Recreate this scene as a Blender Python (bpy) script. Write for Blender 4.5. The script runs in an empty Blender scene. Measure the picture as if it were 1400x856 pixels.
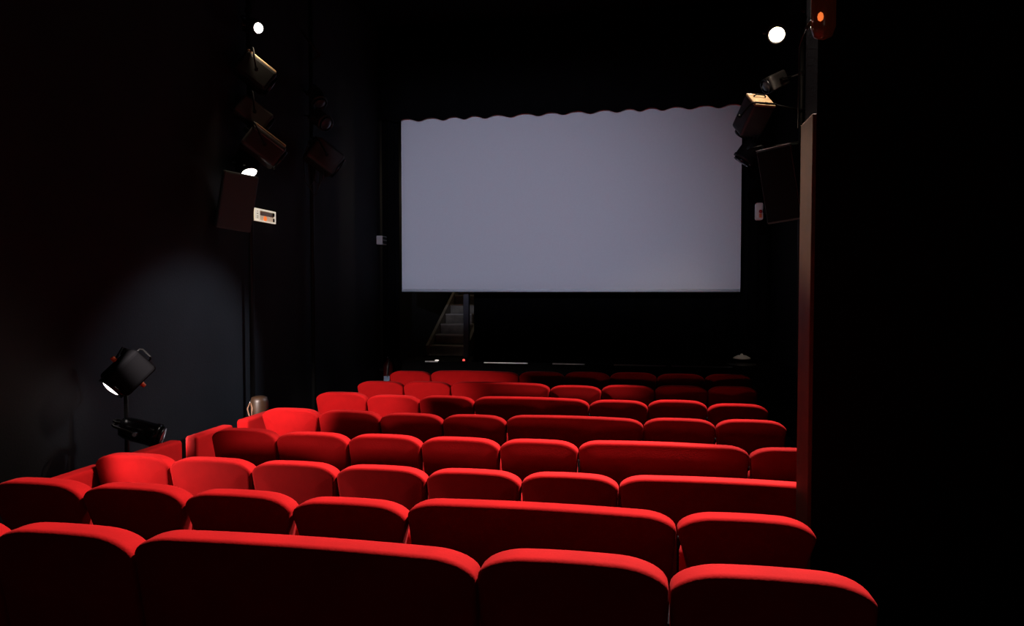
import bpy, bmesh, math, random
from mathutils import Vector, Matrix
random.seed(7)
SC = bpy.context.scene
COL = SC.collection
R = math.radians
PI = math.pi

# ------------------------------------------------------------------ camera
cam = bpy.data.cameras.new('camera')
cam.sensor_width = 36.0
cam.lens = 962.0 / 1400.0 * 36.0
cam.clip_start = 0.05
cam_o = bpy.data.objects.new('camera', cam)
COL.objects.link(cam_o)
cam_o.location = (0, 0, 1.78)
cam_o.rotation_euler = (R(90 - 1.87), 0, R(10.32))
SC.camera = cam_o

# ------------------------------------------------------------------ world / exposure
w = bpy.data.worlds.new('world')
SC.world = w
w.use_nodes = True
w.node_tree.nodes['Background'].inputs[0].default_value = (0.02, 0.022, 0.03, 1)
w.node_tree.nodes['Background'].inputs[1].default_value = 0.02
SC.view_settings.view_transform = 'Standard'
SC.view_settings.look = 'None'
SC.view_settings.exposure = 0.0
SC.view_settings.gamma = 1.0
SC.view_settings.use_curve_mapping = False

# ------------------------------------------------------------------ lamp powers (the lamps themselves are built below)
P_STALLS = 3100      # two added, unseen ceiling lamps over the stalls
P_SHINING = 220      # shining lamp right of the screen
P_RIGHT = 620        # square lamp below it, aimed at the left wall
P_STALLS_SPILL = 3
P_STAND = 12         # lamp on the aisle stand, lights the front rows and the wall
P_REAR_HIGH = 1300    # upper lamp of the added stand out of the picture
P_REAR_STAND = 125    # lower lamp of that added stand
P_BOOM = 60          # left-hand boom lamps
P_REAR_FILL = 7
P_STAIR = 14
P_SCREEN = 1800       # added screen wash through the rear wall slot


def spot(name, parent, loc, aim, power, size, blend, color, radius=0.05):
    l = bpy.data.lights.new(name, 'SPOT')
    l.energy = power; l.spot_size = R(size); l.spot_blend = blend
    l.color = color; l.shadow_soft_size = radius
    o = bpy.data.objects.new(name, l); COL.objects.link(o)
    d = Vector(aim) - Vector(loc)
    o.matrix_world = Matrix.Translation(loc) @ d.to_track_quat('-Z', 'Y').to_matrix().to_4x4()
    if parent:
        bpy.context.view_layer.update()
        mw = o.matrix_world.copy(); o.parent = parent
        o.matrix_parent_inverse = parent.matrix_world.inverted(); o.matrix_world = mw
    return o


spot('added_screen_wash', None, (-1.05, -2.62, 3.60), (-2.3, 10.15, 2.0), P_SCREEN, 44, 1.0, (0.66, 0.73, 1.0), 0.035)   # added wash with no projector; the rear wall slot frames it


# ------------------------------------------------------------------ materials
def mat(name, col, rough=0.6, metal=0.0, var=0.0, vscale=6.0, bump=0.0, bscale=80.0, sheen=0.0, emit=None, estr=0.0, spec=0.5):
    m = bpy.data.materials.new(name); m.use_nodes = True
    nt = m.node_tree; b = nt.nodes['Principled BSDF']
    b.inputs['Base Color'].default_value = (*col, 1)
    b.inputs['Roughness'].default_value = rough
    b.inputs['Metallic'].default_value = metal
    b.inputs['Specular IOR Level'].default_value = spec
    if sheen:
        b.inputs['Sheen Weight'].default_value = sheen
        b.inputs['Sheen Roughness'].default_value = 0.45
        b.inputs['Sheen Tint'].default_value = (1.0, 0.12, 0.12, 1)
    tc = nt.nodes.new('ShaderNodeTexCoord')
    if var:
        n = nt.nodes.new('ShaderNodeTexNoise'); n.inputs['Scale'].default_value = vscale
        n.inputs['Detail'].default_value = 4
        nt.links.new(tc.outputs['Object'], n.inputs['Vector'])
        r = nt.nodes.new('ShaderNodeValToRGB')
        r.color_ramp.elements[0].position = 0.3; r.color_ramp.elements[1].position = 0.7
        r.color_ramp.elements[0].color = (*[c * (1 - var) for c in col], 1)
        r.color_ramp.elements[1].color = (*[min(1, c * (1 + var)) for c in col], 1)
        nt.links.new(n.outputs['Fac'], r.inputs['Fac'])
        nt.links.new(r.outputs['Color'], b.inputs['Base Color'])
    if bump:
        n2 = nt.nodes.new('ShaderNodeTexNoise'); n2.inputs['Scale'].default_value = bscale
        nt.links.new(tc.outputs['Object'], n2.inputs['Vector'])
        bp = nt.nodes.new('ShaderNodeBump'); bp.inputs['Strength'].default_value = bump
        bp.inputs['Distance'].default_value = 0.01
        nt.links.new(n2.outputs['Fac'], bp.inputs['Height'])
        nt.links.new(bp.outputs['Normal'], b.inputs['Normal'])
    if emit:
        b.inputs['Emission Color'].default_value = (*emit, 1)
        b.inputs['Emission Strength'].default_value = estr
    return m


M = dict(
    velvet=mat('red_velvet', (0.22, 0.0017, 0.0022), 0.9, var=0.10, vscale=9, bump=0.10, bscale=140, sheen=0.04, spec=0.08),
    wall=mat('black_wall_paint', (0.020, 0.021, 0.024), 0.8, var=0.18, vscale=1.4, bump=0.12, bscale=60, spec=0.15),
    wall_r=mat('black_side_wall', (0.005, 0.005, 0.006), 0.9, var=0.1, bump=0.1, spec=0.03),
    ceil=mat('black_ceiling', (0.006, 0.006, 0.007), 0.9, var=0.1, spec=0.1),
    carpet=mat('dark_carpet', (0.010, 0.008, 0.009), 1.0, var=0.3, vscale=30, bump=0.3, bscale=200, spec=0.05),
    drape=mat('black_drape', (0.0035, 0.0035, 0.004), 1.0, var=0.15, bump=0.1, bscale=150, spec=0.05),
    screen=mat('screen_fabric', (0.78, 0.78, 0.80), 0.9, var=0.015, vscale=40, bump=0.02, bscale=300, spec=0.1),
    hem=mat('screen_hem', (0.86, 0.88, 0.90), 0.6),
    iron=mat('black_iron', (0.010, 0.010, 0.010), 0.5, bump=0.05, spec=0.15),
    pan=mat('black_bounce_pan', (0.006, 0.006, 0.006), 0.9, spec=0.03),
    matte=mat('matte_black', (0.004, 0.004, 0.0045), 0.95, spec=0.01),
    gloss=mat('black_enamel', (0.005, 0.005, 0.006), 0.25, var=0.1, spec=0.25),
    satin=mat('dark_grey_metal', (0.045, 0.043, 0.042), 0.5, 0.3, var=0.2, vscale=12),
    tan=mat('lamplit_tan_metal', (0.42, 0.29, 0.16), 0.5, 0.2, var=0.3, vscale=18),  # warm lamplight put into the colour of lids and rear caps
    chrome=mat('bright_metal', (0.75, 0.75, 0.78), 0.22, 1.0),
    alu=mat('aluminium', (0.62, 0.63, 0.65), 0.35, 0.9, var=0.1),
    lens=mat('lens_glass', (0.05, 0.05, 0.06), 0.05),
    lens_lit=mat('lit_lens', (1, 0.9, 0.7), 0.1, emit=(1.0, 0.83, 0.52), estr=30),
    lens_soft=mat('softly_lit_lens', (1, 0.95, 0.9), 0.1, emit=(1.0, 0.86, 0.8), estr=2),
    lens_white=mat('lit_lens_white', (1, 0.95, 0.9), 0.1, emit=(1.0, 0.90, 0.86), estr=6),
    orange=mat('orange_knob', (0.75, 0.14, 0.03), 0.45),
    speaker=mat('speaker_cabinet', (0.06, 0.08, 0.08), 0.7, var=0.1, bump=0.05),
    grille_dark=mat('black_speaker_grille', (0.010, 0.010, 0.010), 0.8, bump=0.2, bscale=400, spec=0.05),
    grille=mat('speaker_grille', (0.055, 0.075, 0.078), 0.75, bump=0.2, bscale=400),
    lit_return=mat('lamplit_wall_brown', (0.10, 0.040, 0.016), 0.6, var=0.25, vscale=7),
    step=mat('worn_stair_wood', (0.16, 0.135, 0.10), 0.7, var=0.3, vscale=8),
    nose=mat('stair_nosing', (0.34, 0.31, 0.26), 0.5, var=0.2),
    stage=mat('black_stage_board', (0.003, 0.003, 0.0032), 0.7, spec=0.04, var=0.25, vscale=4),
    white=mat('white_enamel', (0.78, 0.76, 0.72), 0.5),
    cream=mat('cream_plastic', (0.72, 0.64, 0.50), 0.45),
    reflector=mat('reflector', (0.55, 0.48, 0.30), 0.35, 0.3),
    glowpanel=mat('glow_panel', (0.7, 0.6, 0.5), 0.3, emit=(0.85, 0.62, 0.42), estr=0.42),
    glowframe=mat('lit_frame', (0.8, 0.75, 0.65), 0.4, emit=(1.0, 0.88, 0.70), estr=0.62),
    ember=mat('amber_glow', (0.9, 0.25, 0.06), 0.3, emit=(1.0, 0.20, 0.04), estr=0.9),
    red=mat('red_enamel', (0.45, 0.02, 0.02), 0.35),
    redled=mat('red_led', (0.9, 0.05, 0.05), 0.3, emit=(1.0, 0.10, 0.08), estr=1.4),
    whiteled=mat('white_led', (0.9, 0.9, 0.9), 0.3, emit=(1.0, 0.88, 0.82), estr=0.9),
    amberglass=mat('red_brown_glass', (0.05, 0.012, 0.006), 0.25, emit=(1.0, 0.16, 0.05), estr=0.006),
    darkred=mat('dark_red_enamel', (0.09, 0.008, 0.008), 0.35),
    glint=mat('painted_glint', (0.8, 0.6, 0.6), 0.4, emit=(1.0, 0.62, 0.62), estr=0.16),
    bluelabel=mat('blue_label', (0.32, 0.48, 0.72), 0.5),
    brown=mat('brown_metal', (0.030, 0.014, 0.006), 0.45, 0.1, var=0.25, vscale=14),
    leather=mat('tan_strap', (0.16, 0.075, 0.04), 0.6),
    cable=mat('grey_cable', (0.03, 0.03, 0.03), 0.6),
)


# ------------------------------------------------------------------ helpers
def link(name, bm, m, parent=None, smooth=False):
    me = bpy.data.meshes.new(name)
    bmesh.ops.recalc_face_normals(bm, faces=bm.faces)
    bm.to_mesh(me); bm.free()
    me.materials.append(m)
    if smooth:
        for p in me.polygons: p.use_smooth = True
    o = bpy.data.objects.new(name, me); COL.objects.link(o)
    if parent: o.parent = parent
    return o


def inst(name, me, parent):
    o = bpy.data.objects.new(name, me); COL.objects.link(o); o.parent = parent
    return o


def tag(o, label, cat, group=None, kind=None):
    o['label'] = label; o['category'] = cat
    if group: o['group'] = group
    if kind: o['kind'] = kind
    return o


def structure(o):
    o['kind'] = 'structure'; return o


def empty(name, loc, mat3=None):
    o = bpy.data.objects.new(name, None); COL.objects.link(o)
    o.empty_display_size = 0.1
    mw = Matrix.Translation(loc)
    if mat3: mw = mw @ mat3.to_4x4()
    o.matrix_world = mw
    return o


def box(bm, c, s, rot=None, bev=0.0, seg=2):
    r = bmesh.ops.create_cube(bm, size=1.0)
    vs = r['verts']
    for v in vs:
        v.co = Vector((v.co.x * s[0], v.co.y * s[1], v.co.z * s[2]))
    if bev:
        es = list({e for v in vs for e in v.link_edges})
        rr = bmesh.ops.bevel(bm, geom=es, offset=bev, segments=seg, affect='EDGES', profile=0.5)
        vs = list({v for f in rr['faces'] for v in f.verts} | {v for v in vs if v.is_valid})
    for v in vs:
        if rot: v.co = rot @ v.co
        v.co += Vector(c)


def cyl(bm, a, b, r1, r2=None, n=16, caps=True):
    a, b = Vector(a), Vector(b)
    if r2 is None: r2 = r1
    d = b - a
    q = d.to_track_quat('Z', 'Y').to_matrix()
    ra, rb = [], []
    for i in range(n):
        t = 2 * PI * i / n
        u = q @ Vector((math.cos(t), math.sin(t), 0))
        ra.append(bm.verts.new(a + u * r1)); rb.append(bm.verts.new(b + u * r2))
    for i in range(n):
        j = (i + 1) % n
        bm.faces.new((ra[i], ra[j], rb[j], rb[i]))
    if caps:
        bm.faces.new(ra[::-1]); bm.faces.new(rb)


def tube(bm, pts, r, n=8):
    pts = [Vector(p) for p in pts]
    rings = []
    for i, p in enumerate(pts):
        t = (pts[min(i + 1, len(pts) - 1)] - pts[max(i - 1, 0)]).normalized()
        q = t.to_track_quat('Z', 'Y').to_matrix()
        rings.append([bm.verts.new(p + q @ Vector((math.cos(2 * PI * k / n) * r, math.sin(2 * PI * k / n) * r, 0))) for k in range(n)])
    for a, b in zip(rings, rings[1:]):
        for k in range(n):
            j = (k + 1) % n
            bm.faces.new((a[k], a[j], b[j], b[k]))
    bm.faces.new(rings[0][::-1]); bm.faces.new(rings[-1])


def lathe(bm, prof, c=(0, 0, 0), axis=None, n=24):
    c = Vector(c); q = axis if axis else Matrix.Identity(3)
    rings = []
    for (r, h) in prof:
        rings.append([bm.verts.new(c + q @ Vector((math.cos(2 * PI * k / n) * max(r, 1e-4), math.sin(2 * PI * k / n) * max(r, 1e-4), h))) for k in range(n)])
    for a, b in zip(rings, rings[1:]):
        for k in range(n):
            j = (k + 1) % n
            bm.faces.new((a[k], a[j], b[j], b[k]))
    bm.faces.new(rings[0][::-1]); bm.faces.new(rings[-1])


def boxobj(name, lo, hi, m, parent=None, bev=0.0):
    bm = bmesh.new()
    c = [(a + b) / 2 for a, b in zip(lo, hi)]; s = [b - a for a, b in zip(lo, hi)]
    box(bm, c, s, bev=bev)
    return link(name, bm, m, parent)


# ------------------------------------------------------------------ room shell
WL, WR, CEIL, BACKY, REARY = -3.88, 1.78, 5.7, 14.0, -1.6
structure(boxobj('floor', (WL - .1, REARY - .1, -.1), (3.6, BACKY, 0), M['carpet']))
structure(boxobj('floor_riser', (WL, REARY, 0), (2.6, 3.32, .095), M['carpet']))
structure(boxobj('floor_riser', (WL, REARY, .095), (2.6, 2.42, .235), M['carpet']))
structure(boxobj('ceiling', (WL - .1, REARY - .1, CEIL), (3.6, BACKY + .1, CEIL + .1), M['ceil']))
structure(boxobj('wall_left', (WL - .12, REARY - .1, 0), (WL, BACKY, CEIL), M['wall']))
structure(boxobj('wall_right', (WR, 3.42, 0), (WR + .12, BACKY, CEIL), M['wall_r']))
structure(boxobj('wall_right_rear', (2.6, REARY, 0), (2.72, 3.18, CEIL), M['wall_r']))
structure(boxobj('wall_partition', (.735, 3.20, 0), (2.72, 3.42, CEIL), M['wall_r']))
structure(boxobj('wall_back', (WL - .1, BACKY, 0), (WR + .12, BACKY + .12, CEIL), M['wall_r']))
PX0, PX1, PZ0, PZ1 = -1.27, -.83, 3.435, 3.70      # slot added to frame the screen wash
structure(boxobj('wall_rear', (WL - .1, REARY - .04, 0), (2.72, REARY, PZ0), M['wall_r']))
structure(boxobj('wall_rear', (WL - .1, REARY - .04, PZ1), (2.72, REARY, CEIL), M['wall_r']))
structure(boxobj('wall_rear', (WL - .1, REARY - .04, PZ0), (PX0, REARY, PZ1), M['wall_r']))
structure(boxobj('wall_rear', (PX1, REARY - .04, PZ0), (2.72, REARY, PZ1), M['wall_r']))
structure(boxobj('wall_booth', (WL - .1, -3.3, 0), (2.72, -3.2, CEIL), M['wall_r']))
structure(boxobj('lit_return_strip_1', (.717, 3.20, .10), (.735, 3.42, 2.53), M['lit_return'], bev=.003))  # brown strip standing in for the lamplit part of the wall return

# ------------------------------------------------------------------ stage
structure(boxobj('stage_platform', (-3.40, 9.75, 0), (WR, 13.95, .752), M['stage']))
for x0, x1 in ((-3.05, -2.86), (-2.18, -1.55), (-1.2, -.75), (-.35, .35), (.42, 1.22)):
    o = boxobj('stage_edge_strip', (x0, 9.738, .742), (x1, 9.765, .758), M['alu'])
    structure(o)


def drape(name, x0, x1, y, z0, z1, amp, per, scallop=0.0, n=None, label=None, cat='curtain', group=None):
    bm = bmesh.new()
    n = n or int((x1 - x0) / per * 10)
    th = .012
    rows = []
    ph = random.random() * 6
    for i in range(n + 1):
        x = x0 + (x1 - x0) * i / n
        a = x / per * 2 * PI + ph + .7 * math.sin(x * 2.3) + .35 * math.sin(x * 5.1)
        yy = y + amp * math.sin(a)
        zb = z0 - scallop * (0.5 + 0.5 * math.sin(a)) ** 1.6
        rows.append([(x, yy - th / 2, zb), (x, yy - th / 2, z1), (x, yy + th / 2, z1), (x, yy + th / 2, zb)])
    vr = [[bm.verts.new(p) for p in r] for r in rows]
    for a, b in zip(vr, vr[1:]):
        for k in range(4):
            j = (k + 1) % 4
            bm.faces.new((a[k], b[k], b[j], a[j]))
    bm.faces.new(vr[0]); bm.faces.new(vr[-1][::-1])
    o = link(name, bm, M['drape'], smooth=True)
    tag(o, label, cat, group)
    return o


drape('valance_curtain', -3.86, 1.76, 10.07, 4.315, CEIL - .01, .022, .36, .035, label='black scalloped valance curtain hanging over the top of the screen')
drape('side_curtain', -3.86, -3.60, 10.22, .02, CEIL - .01, .02, .12, label='narrow black curtain hanging left of the screen')
drape('side_curtain', 1.43, 1.76, 10.22, .76, CEIL - .01, .02, .12, label='narrow black curtain hanging right of the screen')
drape('stage_curtain', -2.595, 1.74, 10.85, .755, CEIL - .01, .045, .45, label='wide black pleated curtain closing the stage behind the screen')

# screen
scr = empty('projection_screen', (-1.085, 10.15, 1.75))
bm = bmesh.new(); box(bm, (0, 0, 1.50), (4.895, .008, 2.98)); link('screen_fabric', bm, M['screen'], scr)
bm = bmesh.new(); cyl(bm, (-2.445, 0, .022), (2.445, 0, .022), .022, n=14); link('bottom_bar', bm, M['hem'], scr, True)
bm = bmesh.new(); cyl(bm, (-2.5, .06, 3.05), (2.5, .06, 3.05), .07, n=16); link('roller', bm, M['iron'], scr, True)
for sx in (-2.3, 2.3):
    bm = bmesh.new(); cyl(bm, (sx, .06, 3.05), (sx, .06, CEIL - 1.75), .012, n=8); link('hanging_cable', bm, M['iron'], scr)
tag(scr, 'large pale grey projection screen hanging above the stage', 'screen')

# staircase at the left of the stage
st = empty('staircase', (-2.94, 10.6, .752))
NS = 11
for k in range(NS):
    y = .30 * k; z = .155 * k
    bm = bmesh.new(); box(bm, (0, y + .012, z + .075), (.58, .02, .145)); link('riser', bm, M['step'], st)
    bm = bmesh.new(); box(bm, (0, y + .14, z + .150), (.58, .31, .02), bev=.004); tr = link('tread', bm, M['step'], st)
    bm = bmesh.new(); box(bm, (0, y - .012, z + .152), (.58, .03, .026), bev=.006); link('nosing', bm, M['nose'], tr)
for sx in (-.315, .315):
    bm = bmesh.new()
    L = math.hypot(.30 * NS, .155 * NS); a = math.atan2(.155, .30)
    box(bm, (sx, .30 * NS / 2 - .10, .155 * NS / 2 + .03), (.045, L - .12, .24), rot=Matrix.Rotation(a, 3, 'X'))
    link('stringer', bm, M['step'], st)
tag(st, 'worn wooden staircase climbing away at the left of the stage', 'staircase')
for o in st.children:
    if o.name.startswith('stringer'): o.location.z += .0
bm = bmesh.new(); box(bm, (0, 0, 2.4), (.085, .085, 4.8), bev=.008)
po = link('stage_post', bm, mat('blue_black_post', (.03, .031, .042), .6), None); po.location = (-2.60, 10.42, .752)
tag(po, 'blue-black square post standing beside the staircase', 'post')


# ------------------------------------------------------------------ cinema seats
def outline(hw, zt, zb, rx, rz, taper, arch):
    """closed silhouette: bottom-left -> up left side -> over the crest -> down the right side"""
    pts = []
    NSIDE, NC, NT = 5, 9, 7
    zc = zt - rz
    for i in range(NSIDE):
        t = i / NSIDE
        z = zb + (zc - zb) * t
        pts.append((-(hw - taper * (zc - z)), z))
    for i in range(NC):
        t = i / (NC - 1) * PI / 2
        pts.append((-(hw - rx) - rx * math.cos(t), zc + rz * math.sin(t)))
    for i in range(1, NT):
        t = i / NT
        pts.append((-(hw - rx) + 2 * (hw - rx) * t, zt))
    right = [(-x, z) for x, z in reversed(pts[:NSIDE + NC])]
    pts += right
    out = []
    for x, z in pts:
        k = max(0, (z - zb) / (zt - zb))
        out.append((x, z + arch * (1 - (x / hw) ** 2) * k))
    return out


def backrest_bm(width, ztop, taper, lean=R(10)):
    hw = width / 2 - .002
    T = .115
    zb = .34
    arch = .010
    bm = bmesh.new()
    loops = []

    def loop(off, y, puff=0.0):
        o = outline(hw - off, ztop - arch - off, zb + off * .6, max(.125 - off, .03), max(.058 - off * .7, .012), taper, arch)
        return [bm.verts.new((x, y + (ztop - z) * math.tan(lean), z)) for x, z in o]
    rr, rf = .020, .045
    specs = []
    specs.append((.13, -T / 2 - .012)); specs.append((.075, -T / 2 - .009)); specs.append((.05, -T / 2 - .003))
    for i in range(6):                      # rear edge roll
        t = i / 5 * PI / 2
        specs.append((rr * (1 - math.sin(t)), -T / 2 + rr * (1 - math.cos(t))))
    for i in range(6):                      # front edge roll
        t = i / 5 * PI / 2
        specs.append((rf * (1 - math.cos(t)), T / 2 - rf * (1 - math.sin(t))))
    specs.append((.09, T / 2 + .012))
    for off, y in specs: loops.append(loop(off, y))
    n = len(loops[0])
    for a, b in zip(loops, loops[1:]):
        for k in range(n):
            j = (k + 1) % n
            bm.faces.new((a[k], a[j], b[j], b[k]))
    # close both faces with quad strips between mirrored points
    for lp in (loops[0], loops[-1]):
        for k in range(n // 2 - 1):
            a, b, c, d = lp[k], lp[k + 1], lp[n - 2 - k], lp[n - 1 - k]
            if len({a, b, c, d}) == 4:
                bm.faces.new((a, b, c, d))
            elif len({a, b, c, d}) == 3:
                bm.faces.new(tuple(dict.fromkeys((a, b, c, d))))
    return bm


_cache = {}


def cached(key, make):
    if key not in _cache: _cache[key] = make()
    return _cache[key]


def mesh_of(name, bm, m, smooth=True):
    me = bpy.data.meshes.new(name)
    bmesh.ops.recalc_face_normals(bm, faces=bm.faces)
    bm.to_mesh(me); bm.free(); me.materials.append(m)
    if smooth:
        for p in me.polygons: p.use_smooth = True
    return me


def seat(x0, x1, y, ztop, zf, label, taper, double):
    wd = round(x1 - x0, 2)
    zt = round(ztop - zf, 3)
    root = empty('double_cinema_seat' if double else 'cinema_seat', ((x0 + x1) / 2, y, zf))
    tag(root, label, 'seat', 'red velvet cinema seats')
    inst('backrest', cached(('b', wd, zt, taper), lambda: mesh_of('backrest', backrest_bm(x1 - x0, zt, taper), M['velvet'])), root)

    def cush():
        bm = bmesh.new()
        box(bm, (0, .245, .455), (wd - .05, .12, .40), rot=None, bev=.04, seg=3)
        return mesh_of('seat_cushion', bm, M['velvet'])
    inst('seat_cushion', cached(('c', wd), cush), root)

    def pan():
        bm = bmesh.new()
        box(bm, (0, .312, .445), (wd - .035, .026, .43), bev=.012)  # unseen black pan added to cut red bounce onto the next row
        return mesh_of('added_seat_pan', bm, M['pan'], False)
    inst('added_seat_pan', cached(('p', wd), pan), root)

    def leg():
        bm = bmesh.new()
        box(bm, (0, .13, .2), (.03, .07, .40), bev=.006)
        box(bm, (0, .13, .012), (.06, .26, .024), bev=.006)
        return mesh_of('leg', bm, M['iron'], False)
    for s in (-1, 1):
        l = inst('leg', cached('leg', leg), root); l.location = (s * (wd / 2 - .10), 0, 0)
    return root


ROWS = {
 1: (1.816, .235, [(-2.411, -1.911, 1.076), (-1.911, -1.437, 1.074), (-1.437, -0.42, 1.083), (-0.42, 0.077, 1.092), (0.077, 0.566, 1.085)]),
 2: (2.677, .095, [(-2.841, -2.375, 0.941), (-2.375, -1.884, 0.942), (-1.884, -1.398, 0.938), (-1.398, -0.905, 0.93), (-0.905, 0.139, 0.952), (0.139, 0.629, 0.953)]),
 3: (3.568, 0, [(-3.088, -2.61, 0.84), (-2.61, -2.106, 0.836), (-2.106, -1.608, 0.837), (-1.608, -1.104, 0.836), (-1.104, -0.599, 0.839), (-0.599, -0.099, 0.843), (-0.099, 0.901, 0.852)]),
 4: (4.324, 0, [(-2.848, -2.374, 0.846), (-2.374, -1.867, 0.839), (-1.867, -1.373, 0.842), (-1.373, -0.862, 0.842), (-0.862, -0.369, 0.847), (-0.369, 0.642, 0.859), (0.642, 1.142, 0.853)]),
 5: (5.178, 0, [(-2.968, -2.484, 0.839), (-2.484, -1.978, 0.837), (-1.978, -1.475, 0.83), (-1.475, -0.982, 0.834), (-0.982, 0.03, 0.848), (0.03, 0.536, 0.856), (0.536, 1.015, 0.862)]),
 6: (6.074, 0, [(-2.941, -2.446, 0.841), (-2.446, -1.948, 0.827), (-1.948, -1.443, 0.834), (-1.443, -0.425, 0.842), (-0.425, 0.071, 0.837), (0.071, 0.56, 0.851), (0.56, 1.045, 0.834)]),
 7: (6.901, 0, [(-2.883, -2.381, 0.838), (-2.381, -1.883, 0.846), (-1.883, -0.873, 0.856), (-0.873, -0.366, 0.842), (-0.366, 0.143, 0.858), (0.143, 0.638, 0.866), (0.638, 1.094, 0.871)]),
 8: (7.709, 0, [(-2.827, -2.336, 0.854), (-2.336, -1.32, 0.87), (-1.32, -0.813, 0.877), (-0.813, -0.318, 0.884), (-0.318, 0.182, 0.89), (0.182, 0.681, 0.885), (0.681, 1.161, 0.891)]),
}
ORD = ['first', 'second', 'third', 'fourth', 'fifth', 'sixth', 'seventh']
RNAME = {1: 'the rearmost row', 2: 'the second row from the rear', 3: 'the third row from the rear', 4: 'the fourth row from the rear',
         5: 'the fourth row from the stage', 6: 'the third row from the stage', 7: 'the second row from the stage', 8: 'the row nearest the stage'}
for r, (y, zf, ss) in ROWS.items():
    n = len(ss)
    for i, (a, b, z) in enumerate(ss):
        dbl = (b - a) > .8
        if dbl: lab = 'double-width red velvet seat in ' + RNAME[r]
        elif i == 0 and r == 1: lab = 'red velvet seat cut off by the left edge, in the rearmost row'
        elif i == 0: lab = 'leftmost single red velvet seat in ' + RNAME[r]
        elif i == n - 1: lab = 'rightmost single red velvet seat in ' + RNAME[r]
        else: lab = 'single red velvet seat, ' + ORD[i] + ' from the left in ' + RNAME[r]
        tp = .015 if r == 1 else .25 if (r == 2 and not dbl) else (.20 if (r == 5 and i == 0) else .07)
        seat(a, b, y, z, zf, lab, tp, dbl)

# upholstered end panels along the left aisle
for (ya, yb, zt, lab) in ((3.15, 3.62, .755, 'dark red upholstered end panel beside the third row from the rear, nearest the viewer'),
                          (3.86, 4.315, .752, 'bright red upholstered end panel behind the leftmost seats of the third row'),
                          (4.47, 4.93, .742, 'red upholstered end panel with lit edge beside the fourth row from the rear'),
                          (5.12, 5.55, .742, 'red upholstered end panel under the brown canister lamp')):
    root = empty('end_panel', (-3.13, (ya + yb) / 2, 0))
    tag(root, lab, 'panel', 'upholstered end panels along the left aisle')
    bm = bmesh.new(); box(bm, (0, 0, zt - .25), (.10, yb - ya, .50), bev=.022, seg=3); link('padding', bm, M['velvet'], root, True)
    bm = bmesh.new(); box(bm, (0, 0, (zt - .47) / 2), (.05, yb - ya - .14, zt - .46), bev=.006); link('base', bm, M['iron'], root)


# ------------------------------------------------------------------ theatre lamps
def axes(d):
    d = Vector(d).normalized(); x = d.cross(Vector((0, 0, 1))).normalized(); z = x.cross(d).normalized()
    return Matrix((x, d, z)).transposed()


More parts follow.
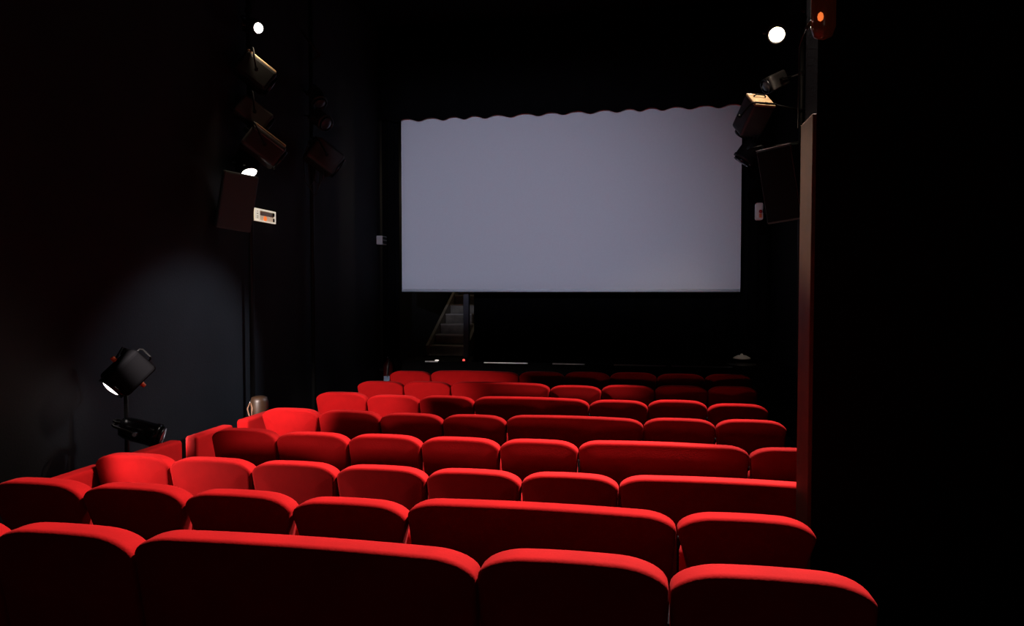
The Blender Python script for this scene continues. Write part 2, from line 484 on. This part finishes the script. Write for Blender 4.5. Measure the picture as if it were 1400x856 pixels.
def theatre_lamp(name, label, pos, aim, size, hold, group=None, body='iron', top=None, lens='lens', rnd=False, knob='iron', light=None, rear=None, roll=0.0, edge=False, flap=None):
    """box or barrel spotlight; local +Y is the beam. hold = world point on the pole or wall that carries it"""
    m3 = axes(aim)
    if roll: m3 = m3 @ Matrix.Rotation(R(roll), 3, 'Y')
    root = empty(name, pos, m3)
    tag(root, label, 'lamp', group)
    wx, ly, hz = size
    bm = bmesh.new()
    if rnd:
        q = Matrix.Rotation(-PI / 2, 3, 'X')
        rr = wx / 2
        lathe(bm, [(rr * .45, -ly / 2), (rr * .8, -ly / 2 + .012), (rr * .95, -ly * .32), (rr, -ly * .1), (rr, ly * .36), (rr * 1.08, ly * .38), (rr * 1.08, ly / 2)], axis=q)
        link('housing', bm, M[body], root, True)
    else:
        box(bm, (0, 0, 0), (wx, ly, hz), bev=min(wx, hz) * .13, seg=3)
        link('housing', bm, M[body], root)
    if rear:
        bm = bmesh.new(); box(bm, (0, -ly / 2 - .004, 0), (wx * .96, .03, hz * .96), bev=.012, seg=3); link('lit_rear_cap', bm, M[rear], root)
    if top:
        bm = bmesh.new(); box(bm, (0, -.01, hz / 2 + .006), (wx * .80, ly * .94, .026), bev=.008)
        link('lit_top_cover', bm, M[top], root)
        for k in range(3):
            bm = bmesh.new(); box(bm, ((k - 1) * wx * .22, -.01, hz / 2 + .021), (wx * .06, ly * .6, .006)); link('vent_rib', bm, M[body], root)
    if edge:
        bm = bmesh.new(); box(bm, (wx / 2 + .002, 0, hz * .30), (.008, ly * .9, .012)); link('edge_rail', bm, M['alu'], root)
    q = Matrix.Rotation(-PI / 2, 3, 'X')
    rl = min(wx, hz) * .42
    bm = bmesh.new(); lathe(bm, [(rl, 0), (rl * 1.12, 0), (rl * 1.12, .03), (rl * .98, .03), (rl * .98, .004)], c=(0, ly / 2 - .003, 0), axis=q)
    link('lens_ring', bm, M['gloss'], root, True)
    bm = bmesh.new(); lathe(bm, [(rl * .97, .0), (rl * .9, .014), (rl * .6, .026), (rl * .25, .032), (.001, .033)], c=(0, ly / 2 + .002, 0), axis=q)
    link('lens', bm, M[lens], root, True)
    # rear handle
    bm = bmesh.new(); hw_ = wx * .26
    tube(bm, [(-hw_, -ly / 2 + .004, hz * .18), (-hw_, -ly / 2 - .03, hz * .18), (-hw_ * .7, -ly / 2 - .045, hz * .18), (hw_ * .7, -ly / 2 - .045, hz * .18), (hw_, -ly / 2 - .03, hz * .18), (hw_, -ly / 2 + .004, hz * .18)], .007)
    link('handle', bm, M['iron'], root, True)
    # yoke and mount arm
    inv = root.matrix_world.inverted(); hp = inv @ Vector(hold)
    dirn = Vector((0, hp.y, hp.z)); dirn = dirn.normalized() if dirn.length > 1e-4 else Vector((0, 0, 1))
    reach = max(hz, ly) * .62
    bm = bmesh.new(); a = wx / 2 + .022
    tip = dirn * reach
    tube(bm, [(-a + .012, 0, 0), (-a, 0, 0), tuple(Vector((-a, 0, 0)) + tip * .92), tuple(Vector((-a * .8, 0, 0)) + tip), tuple(Vector((a * .8, 0, 0)) + tip), tuple(Vector((a, 0, 0)) + tip * .92), (a, 0, 0), (a - .012, 0, 0)], .009)
    link('yoke', bm, M['iron'], root, True)
    bm = bmesh.new(); tube(bm, [tuple(tip), tuple(tip.lerp(hp, .5)), tuple(hp)], .013); box(bm, hp, (.055, .055, .055), bev=.008); link('clamp_arm', bm, M['iron'], root)
    for s in (-1, 1):
        bm = bmesh.new(); cyl(bm, (s * (a - .004), 0, 0), (s * (a + .028), 0, 0), .018, .014, n=10); link('knob', bm, M[knob], root)
    if flap is not None:
        bm = bmesh.new(); box(bm, (0, ly / 2 + .20, flap + .06), (.24, .004, .12)); link('barn_door', bm, M['satin'], root)
        for s in (-1, 1):
            bm = bmesh.new(); box(bm, (s * .115, ly / 2 + .10, flap + .10), (.008, .20, .016)); link('barn_door_arm', bm, M['satin'], root)
    if light:
        lp = root.matrix_world @ Vector((0, ly / 2 + .045, 0))
        spot('lamp_light', root, lp, light['aim'], light['p'], light['size'], light['blend'], light['col'], light.get('r', .05))
        if light.get('accent'):
            la, lw, ls = light['accent']
            spot('added_accent', root, root.matrix_world @ Vector((0, ly / 2 + .14, -.02)), la, lw, ls, .8, light['col'], .04)  # extra spot added to brighten the lamps hanging below
        if light.get('spill'):
            l = bpy.data.lights.new('lamp_spill', 'POINT'); l.energy = light['spill']; l.color = light['col']; l.shadow_soft_size = .06
            o = bpy.data.objects.new('lamp_spill', l); COL.objects.link(o); o.parent = root; o.location = (0, ly / 2 + .12, 0)
    return root


def pole(name, label, x, y, z0, z1, r=.024, cat='pole'):
    bm = bmesh.new(); cyl(bm, (x, y, z0), (x, y, z1), r, n=12); o = link(name, bm, M['iron'], None, True)
    return tag(o, label, cat)


WARM = (1.0, .80, .56)
# left boom
BX, BY = -3.80, 6.42
pole('lamp_boom', 'black vertical pipe on the left wall carrying the theatre lamps', BX, BY, 0, CEIL - .01)
G1 = 'theatre lamps on the left wall pipe'
D1 = (.66, .50, -.58)
theatre_lamp('theatre_lamp', 'topmost theatre lamp on the left wall, its lens glowing white', (-3.70, 6.33, 4.32), (.76, -.53, -.30), (.12, .22, .12), (BX, BY, 4.52), G1,
             lens='lens_white', light=dict(aim=(.72, 3.3, 2.18), p=P_BOOM * 9, size=9, blend=.9, col=(1, .78, .55), accent=((-3.58, 6.30, 3.2), 20, 62)))
theatre_lamp('theatre_lamp', 'dark theatre lamp with lamplight painted tan on top, just under the topmost glowing lamp', (-3.66, 6.28, 3.86), D1, (.24, .34, .22), (BX, BY, 4.05), G1, 'iron', top='tan')
theatre_lamp('theatre_lamp', 'unlit dark theatre lamp between the two tan-topped lamps on the left wall', (-3.68, 6.28, 3.47), D1, (.22, .32, .20), (BX, BY, 3.60), G1, 'satin')
theatre_lamp('theatre_lamp', 'theatre lamp with lamplight painted tan on top and white edge line on the left wall', (-3.55, 6.22, 3.14), D1, (.25, .36, .23), (BX, BY, 3.32), G1, 'satin', top='tan', edge=True)
theatre_lamp('theatre_lamp', 'small black lamp with glowing lens slit above the left loudspeaker', (-3.74, 6.25, 3.00), (.45, -.30, -.84), (.18, .20, .18), (BX, BY, 3.05), G1, 'gloss', lens='lens_white',
             light=dict(aim=(-.3, 2.4, .8), p=P_BOOM * .5, size=60, blend=.8, col=(1, .84, .66)))
# second, further boom
BX2, BY2 = -3.80, 7.75
pole('lamp_boom', 'further black vertical pipe on the left wall, beside the screen', BX2, BY2, 0, CEIL - .01)
G2 = 'dark lamps on the further left pipe'
theatre_lamp('theatre_lamp', 'small unlit barrel lamp, upper one on the further left pipe', (-3.66, 7.6, 4.00), (.5, -.3, -.8), (.17, .22, .17), (BX2, BY2, 4.1), G2, 'satin', rnd=True)
theatre_lamp('theatre_lamp', 'small unlit barrel lamp, lower one on the further left pipe', (-3.62, 7.6, 3.74), (.7, -.3, -.5), (.18, .24, .18), (BX2, BY2, 3.8), G2, 'satin', rnd=True)
theatre_lamp('theatre_lamp', 'large dark square theatre lamp with handle, lowest on the further left pipe', (-3.58, 7.6, 3.30), D1, (.30, .36, .28), (BX2, BY2, 3.45), G2, 'satin')
bm = bmesh.new(); tube(bm, [(-3.84, 7.6, 4.76), (-3.74, 7.6, 4.62), (-3.61, 7.6, 4.46), (-3.80, 7.73, 4.44)], .016)
tag(link('slanted_bar', bm, M['satin'], None, True), 'thin grey slanted bar high on the left wall', 'bar')
for k, (dx, z) in enumerate(((.0, 3.30), (.06, 3.22), (.11, 3.32))):
    bm = bmesh.new()
    pts = [(-3.79 + dx * .3, 7.70, z + .25), (-3.80 + dx, 7.55, z), (-3.77 + dx, 7.52, z - .28), (-3.72 + dx, 7.53, z - .36), (-3.67 + dx, 7.55, z - .26), (-3.68 + dx, 7.6, z - .02), (-3.77, 7.72, z + .1)]
    tube(bm, pts, .007, 6)
    tag(link('cable_loop', bm, M['cable'], None, True), ('leftmost', 'middle', 'rightmost')[k] + ' of the three thin cable loops hanging under the further left lamps', 'cable', 'cable loops under the left lamps')


def speaker(label, pos, rot, size, hold, face='grille', edge=False):
    root = empty('loudspeaker', pos, rot)
    tag(root, label, 'loudspeaker')
    wx, dy, hz = size
    bm = bmesh.new(); box(bm, (0, 0, 0), (wx, dy, hz), bev=.014); link('cabinet', bm, M['speaker'], root)
    bm = bmesh.new(); box(bm, (0, -dy / 2 - .004, 0), (wx * .94, .012, hz * .95), bev=.004); link('grille', bm, M[face], root)
    if edge:
        bm = bmesh.new(); box(bm, (0, -dy / 2 + .006, hz / 2 + .001), (wx, .012, .006)); link('edge_highlight', bm, M['alu'], root)  # aluminium strip added as the lit line along the top edge
    bm = bmesh.new(); hp = root.matrix_world.inverted() @ Vector(hold)
    tube(bm, [(0, dy / 2 - .01, 0), tuple(hp * .6), tuple(hp)], .016); link('bracket', bm, M['iron'], root, True)
    return root


speaker('dark grey loudspeaker tilted forward on the left wall beneath the lamps', (-3.68, 5.98, 2.60), Matrix.Rotation(R(38), 3, 'Z') @ Matrix.Rotation(R(8), 3, 'Y') @ Matrix.Rotation(R(10), 3, 'X'), (.30, .22, .52), (-3.87, 6.2, 2.65))
speaker('tall black loudspeaker with a bright top edge on the right wall', (1.40, 7.45, 2.84), Matrix.Rotation(R(-30), 3, 'Z') @ Matrix.Rotation(R(-6), 3, 'Y') @ Matrix.Rotation(R(10), 3, 'X'), (.34, .26, .74), (1.77, 7.6, 2.8), 'grille_dark', True)

# right-hand lamps
RX, RY = 1.62, 7.7
pole('lamp_boom', 'black vertical pipe on the right wall beside the screen', RX, RY, 0, CEIL - .01)
G3 = 'theatre lamps beside the screen on the right'
theatre_lamp('theatre_lamp', 'brightly shining round theatre lamp high on the right of the screen', (1.33, 7.46, 4.36), (-.16, -.72, -.48), (.18, .24, .18), (RX, RY, 4.62), G3, 'satin', rnd=True, lens='lens_lit', 
             light=dict(aim=(-.75, 3.3, .8), p=P_SHINING, size=62, blend=.3, col=(1.0, .80, .62), spill=P_STALLS_SPILL, accent=((1.15, 7.62, 3.55), 34, 60)))
for (lx, ly, ax, ay, pw, sz, lab) in ((.800, 4.02, -.80, 2.42, P_STALLS * 1.2, 57, 'added ceiling spotlight above the rear rows, out of the picture'),
                                  (.95, 6.05, -.58, 5.02, P_STALLS * .95, 50, 'added ceiling spotlight above the middle rows, out of the picture')):
    d = (ax - lx, ay - ly, -4.4)  # unseen spotlights added to light the seat crests
    theatre_lamp('added_ceiling_spot', lab, (lx, ly, 5.25), d, (.24, .30, .24), (lx, ly + .02, CEIL - .02), None, 'iron', rnd=True, lens='lens_soft',
                 light=dict(aim=(ax, ay, .8), p=pw, size=sz, blend=.12, col=(1.0, .86, .80), r=.06))
theatre_lamp('theatre_lamp', 'dim square lamp with flap just below the shining right lamp', (1.36, 7.72, 3.93), (-5.2, -2.0, -2.7), (.18, .20, .16), (RX, RY, 4.0), G3, 'satin',
             light=dict(aim=(-3.88, 5.45, .75), p=P_RIGHT, size=25, blend=.65, col=(.74, .84, 1.0)))
theatre_lamp('theatre_lamp', 'box theatre lamp with painted-lit tan rear and handle overlapping the screen corner', (1.13, 7.62, 3.56), (-.30, .62, -.72), (.25, .36, .23), (RX, RY, 3.62), G3, 'satin', rear='tan')
theatre_lamp('theatre_lamp', 'unlit black lamp lowest beside the top right screen corner', (1.10, 7.66, 3.22), (-.5, .1, -.7), (.20, .22, .18), (RX, RY, 3.30), G3, 'iron', rnd=True)
# amber lamp on the partition
am = empty('amber_lamp', (.736, 3.12, 2.87))
tag(am, 'small amber glowing lamp hanging at the top right in front of the partition', 'lamp')
bm = bmesh.new(); lathe(bm, [(.012, -.055), (.035, -.045), (.048, -.01), (.048, .16), (.04, .18), (.02, .19)], n=20); link('shade', bm, M['amberglass'], am, True)
bm = bmesh.new(); lathe(bm, [(.003, -.018), (.010, -.012), (.012, .0), (.009, .012), (.002, .018)], c=(-.022, -.047, .02), n=12); link('bulb', bm, M['ember'], am, True)
bm = bmesh.new(); tube(bm, [(0, 0, .185), (0, 0, .26), (.01, .085, .30)], .008); link('bracket', bm, M['iron'], am)
bm = bmesh.new(); tube(bm, [(-.052, -.015, .02), (-.072, .03, -.03), (-.078, .074, -.06), (-.078, .074, -.40)], .0022, 6); link('cable', bm, M['cable'], am)
bm = bmesh.new(); box(bm, (-.058, -.012, .0), (.016, .012, .03), rot=Matrix.Rotation(.6, 3, 'Y')); link('hook', bm, M['chrome'], am)

# ------------------------------------------------------------------ aisle lamp stands
def lamp_stand(x, y, h, label):
    root = empty('lamp_stand', (x, y, 0)); tag(root, label, 'stand')
    bm = bmesh.new(); cyl(bm, (0, 0, .02), (0, 0, h), .016, n=12); link('pole', bm, M['iron'], root, True)
    for k in range(3):
        a = k * 2 * PI / 3 + .5
        bm = bmesh.new(); tube(bm, [(0, 0, .24), (math.cos(a) * .20, math.sin(a) * .20, .012)], .011); link('leg', bm, M['iron'], root)
    return root


lamp_stand(-3.60, 4.42, 1.36, 'thin black lamp stand against the lit left wall')
G4 = 'lamps on the aisle stand'
theatre_lamp('theatre_lamp', 'black box lamp on the aisle stand tilted down with glowing lens edge', (-3.53, 4.36, 1.205), (-.42, -.58, -.68), (.20, .27, .20), (-3.60, 4.42, 1.33), G4, 'matte', lens='lens_white', knob='orange', roll=90)
theatre_lamp('theatre_lamp', 'glossy black barrel lamp low on the aisle stand above the red end panel', (-3.45, 4.36, .79), (.80, .35, -.30), (.16, .26, .16), (-3.60, 4.42, .84), G4, 'gloss', rnd=True, knob='chrome',
             light=dict(aim=(-2.9, 7.4, 1.0), p=P_STAND, size=150, blend=.25, col=(1.0, .88, .84), r=.04))
lamp_stand(-3.45, 2.66, 2.15, 'thin black lamp stand added in the aisle, out of the picture beside the second row')  # unseen stand added; its two lamps light the seat backs ahead
theatre_lamp('theatre_lamp', 'black box lamp on the added rear stand, out of the picture on the left', (-3.36, 2.86, .95), (.92, .38, -.05), (.20, .27, .20), (-3.45, 2.66, 1.10), None, 'gloss', lens='lens_white',
             light=dict(aim=(-2.12, 3.84, .66), p=P_REAR_STAND, size=72, blend=.7, col=(1.0, .86, .80), r=.05))
theatre_lamp('theatre_lamp', 'upper black box lamp on the added rear stand, out of the picture on the left', (-3.40, 2.72, 1.98), (.164, .931, -.326), (.20, .27, .20), (-3.45, 2.66, 2.12), None, 'gloss', lens='lens_soft', flap=.022,
             light=dict(aim=(-2.60, 7.55, .31), p=P_REAR_HIGH, size=33, blend=.65, col=(1.0, .86, .82), r=.008))
# dim fill lamp added behind the viewer to lift the rearmost backs
dr = empty('added_rear_fill', (.3, REARY, 2.6)); tag(dr, 'small dim warm fill lamp added on the rear wall, behind the viewer', 'lamp')
bm = bmesh.new(); box(bm, (0, .02, 0), (.16, .04, .10), bev=.01); link('housing', bm, M['iron'], dr)
bm = bmesh.new(); box(bm, (0, .046, 0), (.12, .012, .06), bev=.004); link('diffuser', bm, M['lens_soft'], dr)
l = bpy.data.lights.new('added_rear_fill_light', 'POINT'); l.energy = P_REAR_FILL; l.color = (1, .8, .62); l.shadow_soft_size = .08
o = bpy.data.objects.new('added_rear_fill_light', l); COL.objects.link(o); o.parent = dr; o.location = (0, .16, 0)
# dim lamp added out of sight behind the screen to light the stairs
sl = empty('added_stair_lamp', (-2.95, 12.6, 3.6)); tag(sl, 'small dim lamp added over the staircase, hidden behind the screen', 'lamp')
bm = bmesh.new(); lathe(bm, [(.02, .10), (.08, .06), (.10, 0), (.095, 0), (.075, .055)], n=18); link('shade', bm, M['iron'], sl, True)
bm = bmesh.new(); cyl(bm, (0, 0, .09), (0, 0, CEIL - 3.6), .008, n=6); link('cord', bm, M['iron'], sl)
l = bpy.data.lights.new('added_stair_light', 'POINT'); l.energy = P_STAIR; l.color = (1, .82, .58); l.shadow_soft_size = .04
o = bpy.data.objects.new('added_stair_light', l); COL.objects.link(o); o.parent = sl; o.location = (0, 0, -.03)
# brown canister lamp
cn = empty('canister_lamp', (-3.30, 5.68, 0)); tag(cn, 'brown canister lamp with a strap standing behind the fourth row end panel', 'lamp')
bm = bmesh.new(); lathe(bm, [(.045, .63), (.068, .645), (.075, .69), (.076, .80), (.066, .835), (.04, .845)], n=24); link('canister', bm, M['brown'], cn, True)
bm = bmesh.new(); cyl(bm, (0, 0, .02), (0, 0, .64), .014, n=10); link('pole', bm, M['iron'], cn)
bm = bmesh.new(); lathe(bm, [(.12, 0), (.12, .014), (.03, .026)], n=20); link('base', bm, M['iron'], cn, True)
bm = bmesh.new(); lathe(bm, [(.012, 0), (.014, .02), (.008, .03)], c=(-.068, -.03, .775), n=10); link('clasp', bm, M['chrome'], cn, True)
bm = bmesh.new(); tube(bm, [(-.060, -.05, .79), (-.075, -.065, .74), (-.050, -.085, .69), (-.025, -.080, .66), (-.028, -.072, .75), (-.045, -.06, .79)], .007); link('strap', bm, M['leather'], cn, True)

# ------------------------------------------------------------------ small wall and stage items
# lit emergency light on the left wall
el = empty('emergency_light', (WL, 6.755, 2.547)); tag(el, 'small lit emergency light box with an orange glow on the left wall', 'light')
W_, H_, T_ = .41, .128, .05
bm = bmesh.new(); box(bm, (T_ / 2, 0, 0), (T_ - .012, W_, H_)); link('back_box', bm, M['cream'], el)
for nm, c, s in (('frame', (T_ - .004, 0, H_ / 2 - .008), (.014, W_, .016)), ('frame', (T_ - .004, 0, -H_ / 2 + .006), (.014, W_, .012)),
                 ('frame', (T_ - .004, -W_ / 2 + .045, 0), (.014, .09, H_ - .03)), ('frame', (T_ - .004, W_ / 2 - .012, 0), (.014, .024, H_ - .03))):
    bm = bmesh.new(); box(bm, c, s); link(nm, bm, M['glowframe'], el)
bm = bmesh.new(); box(bm, (T_ - .009, .03, .026), (.008, .29, .055)); link('reflector', bm, M['reflector'], el)
bm = bmesh.new(); box(bm, (T_ - .009, .03, -.028), (.008, .29, .055)); link('diffuser', bm, M['glowpanel'], el)
bm = bmesh.new(); q = Matrix.Rotation(PI / 2, 3, 'Y'); lathe(bm, [(.030, 0), (.024, .008), (.010, .012), (.002, .013)], c=(T_ - .005, .0, -.03), axis=q, n=16); link('glow_bulb', bm, M['ember'], el, True)
for dz in (.028, -.030):
    bm = bmesh.new(); box(bm, (T_ - .002, W_ / 2 - .036, dz), (.010, .022, .036)); link('slot', bm, M['iron'], el)
for k, dz in enumerate((.036, .012, -.014, -.034)):
    bm = bmesh.new(); box(bm, (T_ + .0035, -W_ / 2 + .046, dz), (.002, .03 if k else .016, .007)); link('mark', bm, M['satin'], el)
# small white box by the screen
wb = empty('wall_box', (WL, 10.0, 2.47)); tag(wb, 'small white box on the left wall just left of the screen', 'box')
bm = bmesh.new(); box(bm, (.045, .10, .055), (.09, .20, .13), bev=.008); link('housing', bm, M['white'], wb)
bm = bmesh.new(); box(bm, (.092, .10, .055), (.008, .16, .10)); link('cover', bm, M['satin'], wb)
bm = bmesh.new(); box(bm, (.098, .10, .058), (.008, .14, .010)); link('rib', bm, M['white'], wb)
# call point
cp = empty('call_point', (WL, 10.66, 1.10)); tag(cp, 'tiny red call point with a pale edge low on the left wall', 'switch')
bm = bmesh.new(); box(bm, (.02, 0, 0), (.04, .16, .12), bev=.006); link('housing', bm, M['red'], cp)
bm = bmesh.new(); box(bm, (.042, .02, 0), (.006, .05, .10)); link('glint_strip', bm, M['glint'], cp)  # emissive strip painted in as a faint glint
# fire extinguisher
fe = empty('fire_extinguisher', (-3.74, 10.1, .28)); tag(fe, 'dark red fire extinguisher with blue tag on the left wall by the stage', 'extinguisher')
bm = bmesh.new(); lathe(bm, [(.02, 0), (.07, .01), (.075, .03), (.075, .36), (.05, .42), (.025, .44), (.025, .47)], n=20); link('cylinder', bm, M['darkred'], fe, True)
bm = bmesh.new(); box(bm, (.01, -.01, .49), (.03, .10, .03), bev=.006); link('lever', bm, M['chrome'], fe)
bm = bmesh.new(); tube(bm, [(.02, -.03, .47), (.035, -.075, .44), (.03, -.088, .36), (.02, -.086, .20)], .009); link('hose', bm, M['alu'], fe, True)
bm = bmesh.new(); box(bm, (.005, -.082, .165), (.09, .01, .09)); link('label_tag', bm, M['bluelabel'], fe)
bm = bmesh.new(); box(bm, (-.105, 0, .3), (.066, .06, .04)); link('bracket', bm, M['iron'], fe)
# alarm beacon right of screen
al = empty('alarm_box', (WR, 9.05, 2.74)); tag(al, 'small pale and red alarm box on the right wall beside the loudspeaker', 'alarm')
bm = bmesh.new(); box(bm, (-.16, 0, 0), (.32, .09, .05)); link('bracket', bm, M['iron'], al)
bm = bmesh.new(); box(bm, (-.355, 0, 0), (.09, .10, .21), bev=.02); link('housing', bm, M['white'], al)
bm = bmesh.new(); lathe(bm, [(.02, 0), (.022, .012), (.012, .02)], c=(-.345, -.05, -.005), axis=Matrix.Rotation(PI / 2, 3, 'X'), n=14); link('button', bm, M['red'], al, True)
bm = bmesh.new(); box(bm, (-.345, -.053, -.055), (.03, .008, .05)); link('sounder', bm, M['orange'], al)
# stage floor items
dl = empty('floor_light', (1.37, 10.0, .752)); tag(dl, 'small pale domed floor light at the right end of the stage', 'light')
bm = bmesh.new(); lathe(bm, [(.20, 0), (.20, .02), (.10, .03), (.05, .07)], n=24); link('base', bm, M['satin'], dl, True)
bm = bmesh.new(); lathe(bm, [(.04, .085), (.12, .088), (.115, .105), (.06, .135), (.02, .14), (.018, .155), (.004, .16)], n=24); link('dome', bm, M['white'], dl, True)
bm = bmesh.new(); lathe(bm, [(.018, 0), (.018, .016), (.010, .026)], n=12); o = link('indicator_light', bm, M['redled'], None, True); o.location = (-2.515, 9.9, .752)
tag(o, 'tiny red glowing indicator light on the stage below the post', 'light')
bm = bmesh.new(); lathe(bm, [(.03, 0), (.03, .008), (.015, .014)], n=12); o = link('marker_light', bm, M['whiteled'], None, True); o.location = (-2.905, 9.85, .752)
tag(o, 'tiny white marker light on the stage at the foot of the stairs', 'light')
